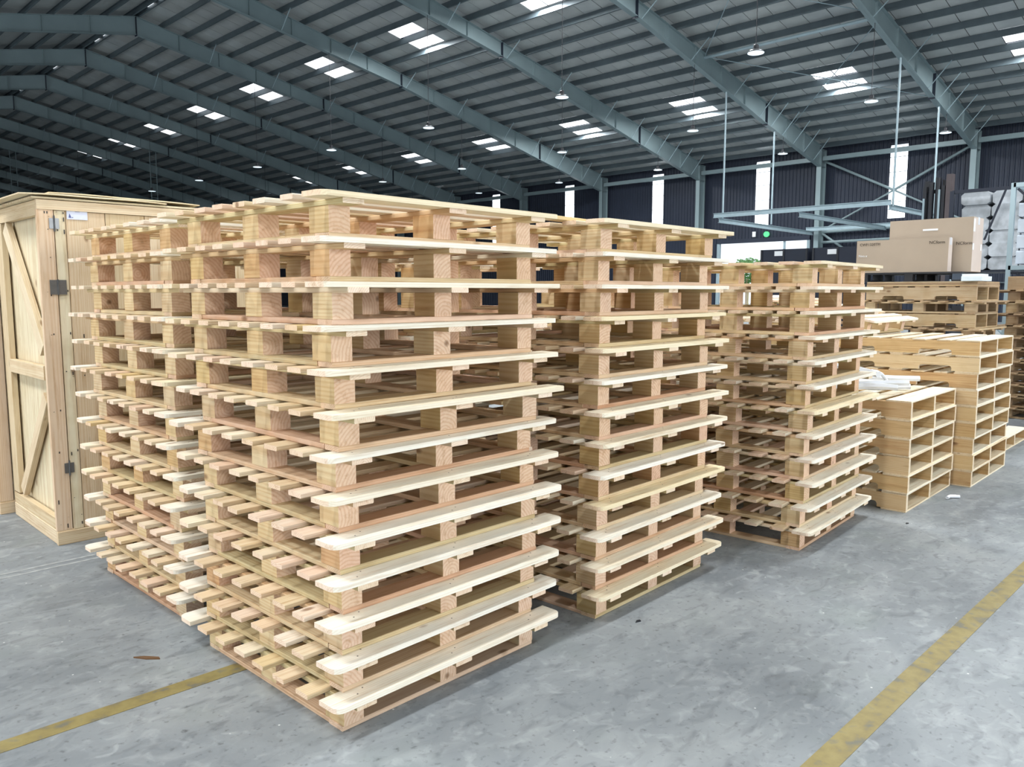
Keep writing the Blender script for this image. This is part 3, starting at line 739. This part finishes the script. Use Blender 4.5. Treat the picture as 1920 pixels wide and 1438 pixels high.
# ------------------------------------------------------------------ the big wooden crates
def crate(x, y, sx, sy, h, rz, label, detail=True, hinge=True):
    c = empty('shipping_crate', (x, y, 0), rz, label=label, category='crate', group='tall wooden crates')
    P = 0.022
    def bd(name, lx, ly, lz, loc, rot=(0, 0, 0), m=W_CRATE, **k):
        return link(name, board(lx, ly, lz, 0.0015).mesh(name, m), c, loc=loc, rot=rot, **k)
    # plywood shell: left face (x=P), front face boards (y=P), far faces, top
    bd('side_panel', h - 0.02, sy - 0.01, 0.012, (P + 0.04, sy / 2, h / 2), (0, PI / 2, 0), W_PLY)
    bd('side_panel', h - 0.02, sy - 0.01, 0.012, (sx - 0.01, sy / 2, h / 2), (0, PI / 2, 0), W_PLY)
    bd('back_panel', sx - 0.12, h - 0.02, 0.012, (sx / 2, sy - 0.01, h / 2), (PI / 2, 0, 0), W_PLY)
    # left face frame
    z0 = 0.09
    def left_bar(name, ya, za, yb, zb_, wd, **k):
        ln = math.hypot(yb - ya, zb_ - za); an = math.atan2(zb_ - za, yb - ya)
        o = link(name, board(ln, wd, P * 1.6, 0.0015).mesh(name, W_CRATE), c, **k)
        # local x -> along bar in the YZ plane, local z -> outward (-x)
        d = Vector((0, math.cos(an), math.sin(an))); n = Vector((-1, 0, 0)); t = n.cross(d)
        o.matrix_local = Matrix.Translation((P * 0.8 + 0.008, (ya + yb) / 2, (za + zb_) / 2)) @ Matrix((d, t, n)).transposed().to_4x4()
        return o
    left_bar('top_rail', 0.028, h - 0.045, sy, h - 0.045, 0.088)
    left_bar('bottom_rail', 0.028, z0 + 0.02, sy, z0 + 0.02, 0.10)
    left_bar('mid_rail', 0.09, 1.025, sy - 0.10, 1.025, 0.085)
    left_bar('post', 0.045, 0.17, 0.045, h - 0.092, 0.03)
    left_bar('post', sy - 0.06, 0.17, sy - 0.06, h - 0.092, 0.12)
    left_bar('diagonal_brace', 0.10, 1.16, sy - 0.20, h - 0.12, 0.10)
    left_bar('diagonal_brace', 0.10, 0.88, sy - 0.20, 0.20, 0.08)
    link('skid', board(sy, 0.09, 0.085).mesh('skid', W_CRATE), c, loc=(0.05, sy / 2, 0.0435), rot=(0, 0, PI / 2))
    link('skid', board(sy, 0.09, 0.085).mesh('skid', W_CRATE), c, loc=(sx - 0.05, sy / 2, 0.0435), rot=(0, 0, PI / 2))
    # front face
    bd('corner_post', h - 0.145, 0.085, 0.026, (0.0435, 0.013, (h + 0.03) / 2), (PI / 2, PI / 2, 0), W_POST)
    xs = [0.090, 0.152, 0.37, 0.60, 0.83, 1.02, sx - 0.09]
    for k_, (a, b_) in enumerate(zip(xs, xs[1:])):
        bd('door_board', h - 0.142, b_ - a - 0.004, 0.018, ((a + b_) / 2, 0.014 + (0.003 if k_ else 0), (h + 0.022) / 2), (PI / 2, PI / 2, 0), W_PLY if k_ == 0 else W_CRATE)
    bd('corner_post', h - 0.145, 0.085, 0.026, (sx - 0.045, 0.013, (h + 0.03) / 2), (PI / 2, PI / 2, 0))
    bd('head_rail', sx - 0.004, 0.055, 0.03, (sx / 2, 0.010, h - 0.030), (PI / 2, 0, 0))
    bd('foot_rail', sx - 0.004, 0.078, 0.03, (sx / 2, 0.006, 0.040), (PI / 2, 0, 0))
    if hinge:
        for z_ in (1.895, 1.53, 0.46):
            hn = MB().box(-0.042 if z_ == 1.53 else -0.026, 0.046 if z_ == 1.53 else 0.026, -0.004, 0, -0.042 if z_ == 1.53 else -0.03, 0.042 if z_ == 1.53 else 0.03).obj('hinge', M_GREY, c, loc=(0.088, -0.001, z_))
            MB().bar((0, -0.005, -0.045), (0, -0.005, 0.045), 0.005).obj('hinge_pin', M_GREY, hn)
        nl = MB(); rr = random.Random(3)
        for z_ in [0.12, 0.16, 0.27, 0.55, 0.8, 1.0, 1.03, 1.25, 1.5, 1.7, 1.86, 1.93, 1.96]:
            for x_ in (0.03 + rr.uniform(-.012, .012), 0.06 + rr.uniform(-.01, .01), 0.105, 0.14, 0.20 + rr.uniform(0, .02)):
                if rr.random() < .62: nl.box(x_ - 0.003, x_ + 0.003, -0.0012, 0.0, z_ - 0.003 + rr.uniform(-.02, .02), z_ + 0.003)
        for v_ in range(0): pass
        nl.obj('nail_heads', M_NAIL, c, kind='stuff')
        lb = MB().box(-0.056, 0.056, -0.002, 0, -0.030, 0.030).obj('paper_label', M_LABEL, c, loc=(0.215, 0.005, 1.955), label='pale blue printed paper label')
        mk = MB().prism([(-0.047, -0.021), (-0.032, -0.021), (-0.038, -0.004), (-0.042, 0.002)], -0.0035, -0.0025, 'y')
        for q in (0.017, 0.013): mk.box(-0.01, 0.014, -0.0035, -0.0025, q, q + 0.0012)
        mk.box(-0.030, -0.022, -0.0035, -0.0025, -0.021, -0.017)
        mk.obj('label_print', plain('blue_label_ink', srgb(90, 100, 150), 0.7, 0, 0), lb)
    # roof boards
    bd('top_board', sx + 0.04, sy * 0.5, 0.012, (sx / 2, sy * 0.25, h + 0.008), (0, 0, 0), W_PLY)
    bd('top_board', sx + 0.04, sy * 0.48, 0.012, (sx / 2, sy * 0.75, h + 0.008), (0, 0, 0), W_PLY)
    return c
CH = 2.03
crate(1.352, 5.20, 1.25, 0.955, CH, 0.0, 'tall wooden crate with steel hinges and a paper label')
crate(1.28, 6.22, 1.25, 0.98, 1.985, 0.0, 'tall wooden crate standing behind the hinged one', hinge=False)
# warped plywood sheets thrown on the crate
def warped(name, x0, x1, y0, y1, z, amp, lab, m, droop=0.0, ph=0.0):
    b = MB(); n = 14
    top, bot = [], []
    for i in range(n + 1):
        u = i / n; x = x0 + (x1 - x0) * u
        zz = z + amp * (math.sin(PI * u + ph) + 0.25 * math.sin(3 * PI * u)) - droop * u
        bot.append((x, zz)); top.append((x, zz + 0.007))
    b.prism(bot + top[::-1], y0, y1, 'y')
    return b.obj(name, m, label=lab, category='sheet', group='thin sheets on the crate roof')
warped('plywood_sheet', 1.262, 2.08, 5.17, 5.9, CH + 0.018, 0.008, 'thin warped plywood sheet on top of the hinged crate', W_PLY)
warped('plywood_sheet', 1.42, 2.3, 5.19, 6.0, CH + 0.035, 0.006, 'second thin sheet lying over the first on the hinged crate', W_PLY, 0.008)

# ------------------------------------------------------------------ cartons on a black plastic pallet
bp = empty('plastic_pallet', (9.68, 2.80, zA), label='black plastic pallet under the two large cartons', category='pallet')
MB().box(0, 0.85, 0, 1.10, 0.085, 0.105).obj('deck', M_BLACK, bp)
for yy in (0, 0.50, 1.0): MB().box(0, 0.85, yy, yy + 0.10, 0, 0.018).obj('runner', M_BLACK, bp)
for xx in (0, 0.38, 0.75):
    for yy in (0, 0.50, 1.0):
        MB().prism([(xx + 0.005, yy + 0.005), (xx + 0.095, yy + 0.005), (xx + 0.095, yy + 0.095), (xx + 0.005, yy + 0.095)], 0.018, 0.085, 'z').obj('foot', plain('grey_blue_plastic', srgb(66, 80, 98), 0.5) if (xx == 0 and yy == 0) else M_BLACK, bp)
zc = zA + 0.106
def text(body, size, loc, rot, m, parent, name='printed_text', al='LEFT'):
    cu = bpy.data.curves.new(name, 'FONT'); cu.body = body; cu.size = size; cu.extrude = 0.0008; cu.align_x = al
    cu.materials.append(m)
    tmp = bpy.data.objects.new('lettering', cu); COL.objects.link(tmp)
    bpy.context.view_layer.update()
    me = bpy.data.meshes.new_from_object(tmp.evaluated_get(bpy.context.evaluated_depsgraph_get()))
    bpy.data.objects.remove(tmp)
    return link(name, me, parent, loc=loc, rot=rot)
def carton(x, y, sx, sy, h, lab, z=zc):
    c = empty('carton', (x, y, z), label=lab, category='box', group='large brown cartons')
    MB().box(0, sx, 0, sy, 0, h).obj('box_body', M_CARD, c)
    MB().box(0.004, sx - 0.004, -0.002, 0.0, 0.004, h - 0.004).obj('end_flap', M_CARDS, c, label='paler end face')
    MB().box(sx / 2 - 0.03, sx / 2 + 0.03, -0.004, sy + 0.002, h, h + 0.0015).box(sx / 2 - 0.03, sx / 2 + 0.03, -0.004, -0.0022, h - 0.08, h).obj('packing_tape', M_FILM, c)
    return c
c1 = carton(9.70, 2.955, 0.13, 1.0, 0.375, 'front brown carton on the black pallet, lower and printed with dark lettering')
R_ = (PI / 2, 0, -PI / 2)
text('CWF1320TM', 0.042, (-0.002, 0.965, 0.315), R_, M_INK, c1)
text('NCform', 0.048, (-0.002, 0.20, 0.310), R_, M_INK, c1)
text('Neo.x', 0.04, (-0.002, 0.975, 0.185), R_, M_WHITE, c1)
c2 = carton(9.90, 2.775, 0.36, 0.885, 0.60, 'rear brown carton on the black pallet, taller and taped white at its edge')
text('NCform', 0.048, (-0.002, 0.165, 0.30), R_, M_INK, c2)
MB().box(-0.003, -0.0005, 0.36, 0.52, 0.47, 0.49).obj('tape_patch', M_WHITE, c2)
MB().box(-0.003, 0.06, -0.004, -0.0025, 0.44, 0.58).box(0.0, 0.05, -0.004, -0.0025, 0.24, 0.31).box(0.29, 0.33, -0.004, -0.0025, 0.24, 0.31).obj('tape_patch', M_WHITE, c2)
MB().box(0, 0.36, 0, 0.20, 0, 0.05).box(0.02, 0.30, 0.02, 0.2, 0.05, 0.075).obj('foam_slab', M_FOAM, loc=(9.57, 2.57, zA + 0.001), label='white foam slab lying beside the black pallet', category='foam')

# ------------------------------------------------------------------ steel cage frame with wrapped goods
cg = empty('steel_cage_frame', (12.45, 1.1, 0), label='tall grey steel post frame holding white wrapped goods', category='frame')
S = 0.028
ya, yb_ = 0.0, 1.93
for yy in (ya, yb_):
    for xx in (0, 1.2): MB().box(xx - S, xx + S, yy - S, yy + S, 0, 2.95).obj('post', M_RAIL, cg)
for zz in (1.83, 2.92):
    for xx in (0, 1.2): MB().box(xx - S, xx + S, ya, yb_, zz - S, zz + S).obj('rail', M_RAIL, cg)
    for yy in (ya, yb_): MB().box(0, 1.2, yy - S, yy + S, zz - S, zz + S).obj('rail', M_RAIL, cg)
MB().bar((0, yb_ - 0.05, 2.87), (0, 0.9, 1.88), 0.022, sq=True).obj('brace', M_DARK, cg)
MB().bar((0, yb_ - 0.1, 1.75), (0, 0.9, 1.0), 0.022, sq=True).obj('brace', M_DARK, cg)
for zz in (0.25, 1.75): MB().box(0, 1.2, ya, yb_, zz, zz + 0.02).obj('shelf', M_DARK, cg)
lvl = ['bottom', 'second', 'third', 'top']
for r_ in range(4):
    for q in range(3):
        b = MB(); z0_ = 1.875 + r_ * 0.21
        b.prism([(0.02, z0_ + .01), (0.02, z0_ + .17), (0.05, z0_ + .19), (0.95, z0_ + .19), (0.98, z0_ + .17), (0.98, z0_ + .01)], 0.06 + q * 0.61, 0.06 + q * 0.61 + 0.585, 'y')
        b.obj('wrapped_carton', plain('white_wrapped_box', srgb(206, 216, 228), 0.35, 0, 0.1, 6) if r_ + q == 0 else bpy.data.materials['white_wrapped_box'], loc=(12.55, 1.12, 0),
              label=f"white film wrapped box, {lvl[r_]} layer in the steel frame, {['aisle side', 'middle', 'stack side'][q]}", category='box', group='white wrapped boxes in the steel frame')
# grey sacks behind, seen between cartons and frame
rg = random.Random(31)
for r_ in range(6):
    for q in range(3):
        x_, y_ = 14.5 + rg.uniform(-.04, .04), 3.1 + q * 0.425 + rg.uniform(-.004, .004)
        z0_ = 1.85 + r_ * 0.202
        pr = [(-0.20, 0.03), (-0.16, 0.0), (0.16, 0.0), (0.20, 0.03), (0.205, 0.15), (0.15, 0.2), (-0.15, 0.2), (-0.205, 0.15)]
        b = MB().prism([(a, c_ + z0_) for a, c_ in pr], -0.35, 0.35, 'x')
        # prism along x: outline in (y, z)
        b.obj('wrapped_sack', M_BAG, loc=(x_, y_, 0), label=f"grey film wrapped sack, {ORD[r_]} layer up behind the cartons, {['aisle side', 'middle', 'carton side'][q]}", category='sack', group='grey wrapped sacks behind the cartons')
rk = empty('storage_rack', (14.0, 2.7, 0), label='dark steel rack with a diagonal stay, carrying the grey wrapped sacks', category='rack')
for xx in (0, 1.0):
    for yy in (0, 1.55): MB().box(xx - .03, xx + .03, yy - .03, yy + .03, 0, 3.08).obj('post', M_DARK, rk)
for zz in (0.7, 1.81): MB().box(-.03, 1.03, -.03, 1.58, zz, zz + 0.03).obj('shelf', M_DARK, rk)
for xx in (0, 1.0): MB().box(xx - .02, xx + .02, 0, 1.55, 3.04, 3.09).obj('top_beam', M_DARK, rk)
MB().bar((-0.05, 0.80, 3.04), (-0.05, 1.05, 2.30), 0.018, sq=True).obj('diagonal_stay', M_DARK, rk)
MB().bar((-0.05, 0, 0.1), (-0.05, 1.5, 1.7), 0.015, n=6).obj('brace', M_RAIL, rk)

# ------------------------------------------------------------------ forklift
fk = empty('forklift', (22.0, 6.69, 0), 0.0, label='dark forklift with raised mast standing behind the cartons', category='forklift')
fk.scale = (1, 0.8, 1)
for yy, w_ in ((0.80, 0.05), (0.27, 0.05)):
    MB().box(0, 0.12, yy - w_, yy + w_, 0.05, 4.15).obj('mast_rail', M_BLACK, fk)
    MB().box(0.13, 0.25, yy - w_ - 0.02, yy + w_ + 0.02, 0.05, 4.30).obj('inner_mast_rail', M_BLACK, fk)
for yy, z1_ in ((0.63, 4.25), (0.43, 4.35)):
    MB().bar((0.06, yy, 0.2), (0.06, yy, z1_), 0.085, n=14).obj('lift_cylinder', M_BLACK, fk)
for yy, z1_ in ((0.80, 3.85), (0.36, 4.05)):
    MB().bar((-0.04, yy, 1.2), (-0.04, yy, z1_), 0.035, n=8).obj('chrome_rod', M_RAIL, fk)
MB().box(0.02, 0.2, 0.02, 0.20, 0.05, 4.42).obj('side_panel', plain('brown_mast_panel', srgb(84, 74, 76), 0.5), fk)
for zz in (4.0, 3.2, 1.8, 0.4): MB().box(0.26, 0.32, 0.2, 0.88, zz, zz + 0.09).obj('mast_crossbar', M_BLACK, fk)
MB().box(-0.06, 0.0, 0.1, 1.04, 0.25, 0.75).obj('fork_carriage', M_BLACK, fk)
for yy in (0.3, 0.78): MB().prism([(-0.06, 0.75), (-0.1, 0.75), (-0.1, 0.12), (-1.1, 0.07), (-1.1, 0.05), (-0.06, 0.06)], yy, yy + 0.11, 'y').obj('fork', M_BLACK, fk)
MB().prism([(0.3, 0.25), (2.3, 0.3), (2.4, 0.6), (2.3, 1.1), (1.4, 1.15), (1.3, 0.75), (0.75, 0.7), (0.6, 1.1), (0.35, 1.1)], 0.05, 1.1, 'y').obj('body', plain('forklift_paint', srgb(46, 46, 50), 0.4), fk)
for a, c_ in ((0.5, 1.1), (1.9, 1.15)):
    for yy in (0.1, 1.02): MB().bar((a, yy, c_), (a + 0.12 if a < 1 else a - 0.15, yy, 2.1), 0.03, sq=True).obj('guard_pillar', M_BLACK, fk)
MB().box(0.55, 1.85, 0.05, 1.08, 2.08, 2.13).obj('overhead_guard', M_BLACK, fk)
MB().prism([(1.0, 0.75), (1.45, 0.78), (1.5, 1.3), (1.4, 1.32), (1.33, 0.9), (1.0, 0.88)], 0.35, 0.8, 'y').obj('seat', M_BLACK, fk)
wm = MB().prism([(0.25 * math.cos(t * PI / 10), 0.25 * math.sin(t * PI / 10)) for t in range(20)], -0.09, 0.09, 'y').mesh('wheel', M_BLACK)
for a in (0.45, 1.9):
    for yy in (0.08, 1.06): link('wheel', wm, fk, loc=(a, yy, 0.25))

# ------------------------------------------------------------------ dark cabinets with white labels by the doorway
for k_, (y_, wd, lab) in enumerate([(12.2, 1.72, 'tall dark blue container before the doorway, with a white label'), (10.35, 1.72, 'tall dark blue container behind the cartons, with a white label')]):
    c = empty('dark_container', (26.0, y_, 0), label=lab, category='container', group='dark containers near the doorway')
    MB().box(0, 2.2, 0, wd, 0.1, 2.96).obj('body', M_DARK, c)
    MB().box(-0.03, 0.0, 0.02, 0.08, 0.1, 2.96).box(-0.03, 0, wd - 0.08, wd - 0.02, 0.1, 2.96).box(-0.03, 0, wd / 2 - .03, wd / 2 + .03, 0.1, 2.96).obj('corner_post', M_BLACK, c)
    MB().box(-0.01, 0.0, wd * 0.62 - .17, wd * 0.62 + .13, 2.74, 2.90).obj('white_label', M_WHITE, c)
    for zz in (0.0,): MB().box(0.1, 2.1, 0.1, 0.4, 0, 0.1).box(0.1, 2.1, wd - 0.4, wd - 0.1, 0, 0.1).obj('foot', M_BLACK, c)
ex = empty('exit_sign', (WALL_X - 0.12, 24.5, 5.06), label='small glowing green exit sign over the doorway', category='sign')
MB().prism([(0.19 * math.cos(t * PI / 8), 0.17 * math.sin(t * PI / 8)) for t in range(16)], -0.03, 0.03, 'x').obj('sign_case', M_GREEN, ex)
MB().box(-0.03, 0.03, -0.11, 0.11, -0.16, 0.16).obj('wall_notice', M_WHITE, loc=(WALL_X - 0.1, 25.35, 5.1), label='small white notice on the wall beside the exit sign', category='sign')
# tree outside
rg = random.Random(44)
tr = empty('tree', (60, 33.2, 0), label='leafy green tree outside the open doorway', category='tree')
MB().bar((0, 0, -0.05), (0, 0, 2.6), 0.15).obj('trunk', W_STR, tr)
b = MB()
for _ in range(900):
    a, e, r_ = rg.uniform(0, 2 * PI), rg.uniform(-1, 1), rg.uniform(0.4, 1.0) ** 0.5
    c_ = Vector((1.3 * r_ * math.cos(a) * math.sqrt(1 - e * e), 1.5 * r_ * math.sin(a) * math.sqrt(1 - e * e), 3.2 + 1.1 * r_ * e))
    d1 = Vector((rg.uniform(-1, 1), rg.uniform(-1, 1), rg.uniform(-1, 1))).normalized() * 0.16; d2 = d1.orthogonal().normalized() * 0.09
    n0 = len(b.v); b.v += [tuple(c_ - d1), tuple(c_ + d2), tuple(c_ + d1), tuple(c_ - d2)]; b.f.append((n0, n0 + 1, n0 + 2, n0 + 3)); b.m.append(0)
b.obj('foliage', M_LEAF, tr, kind='stuff')
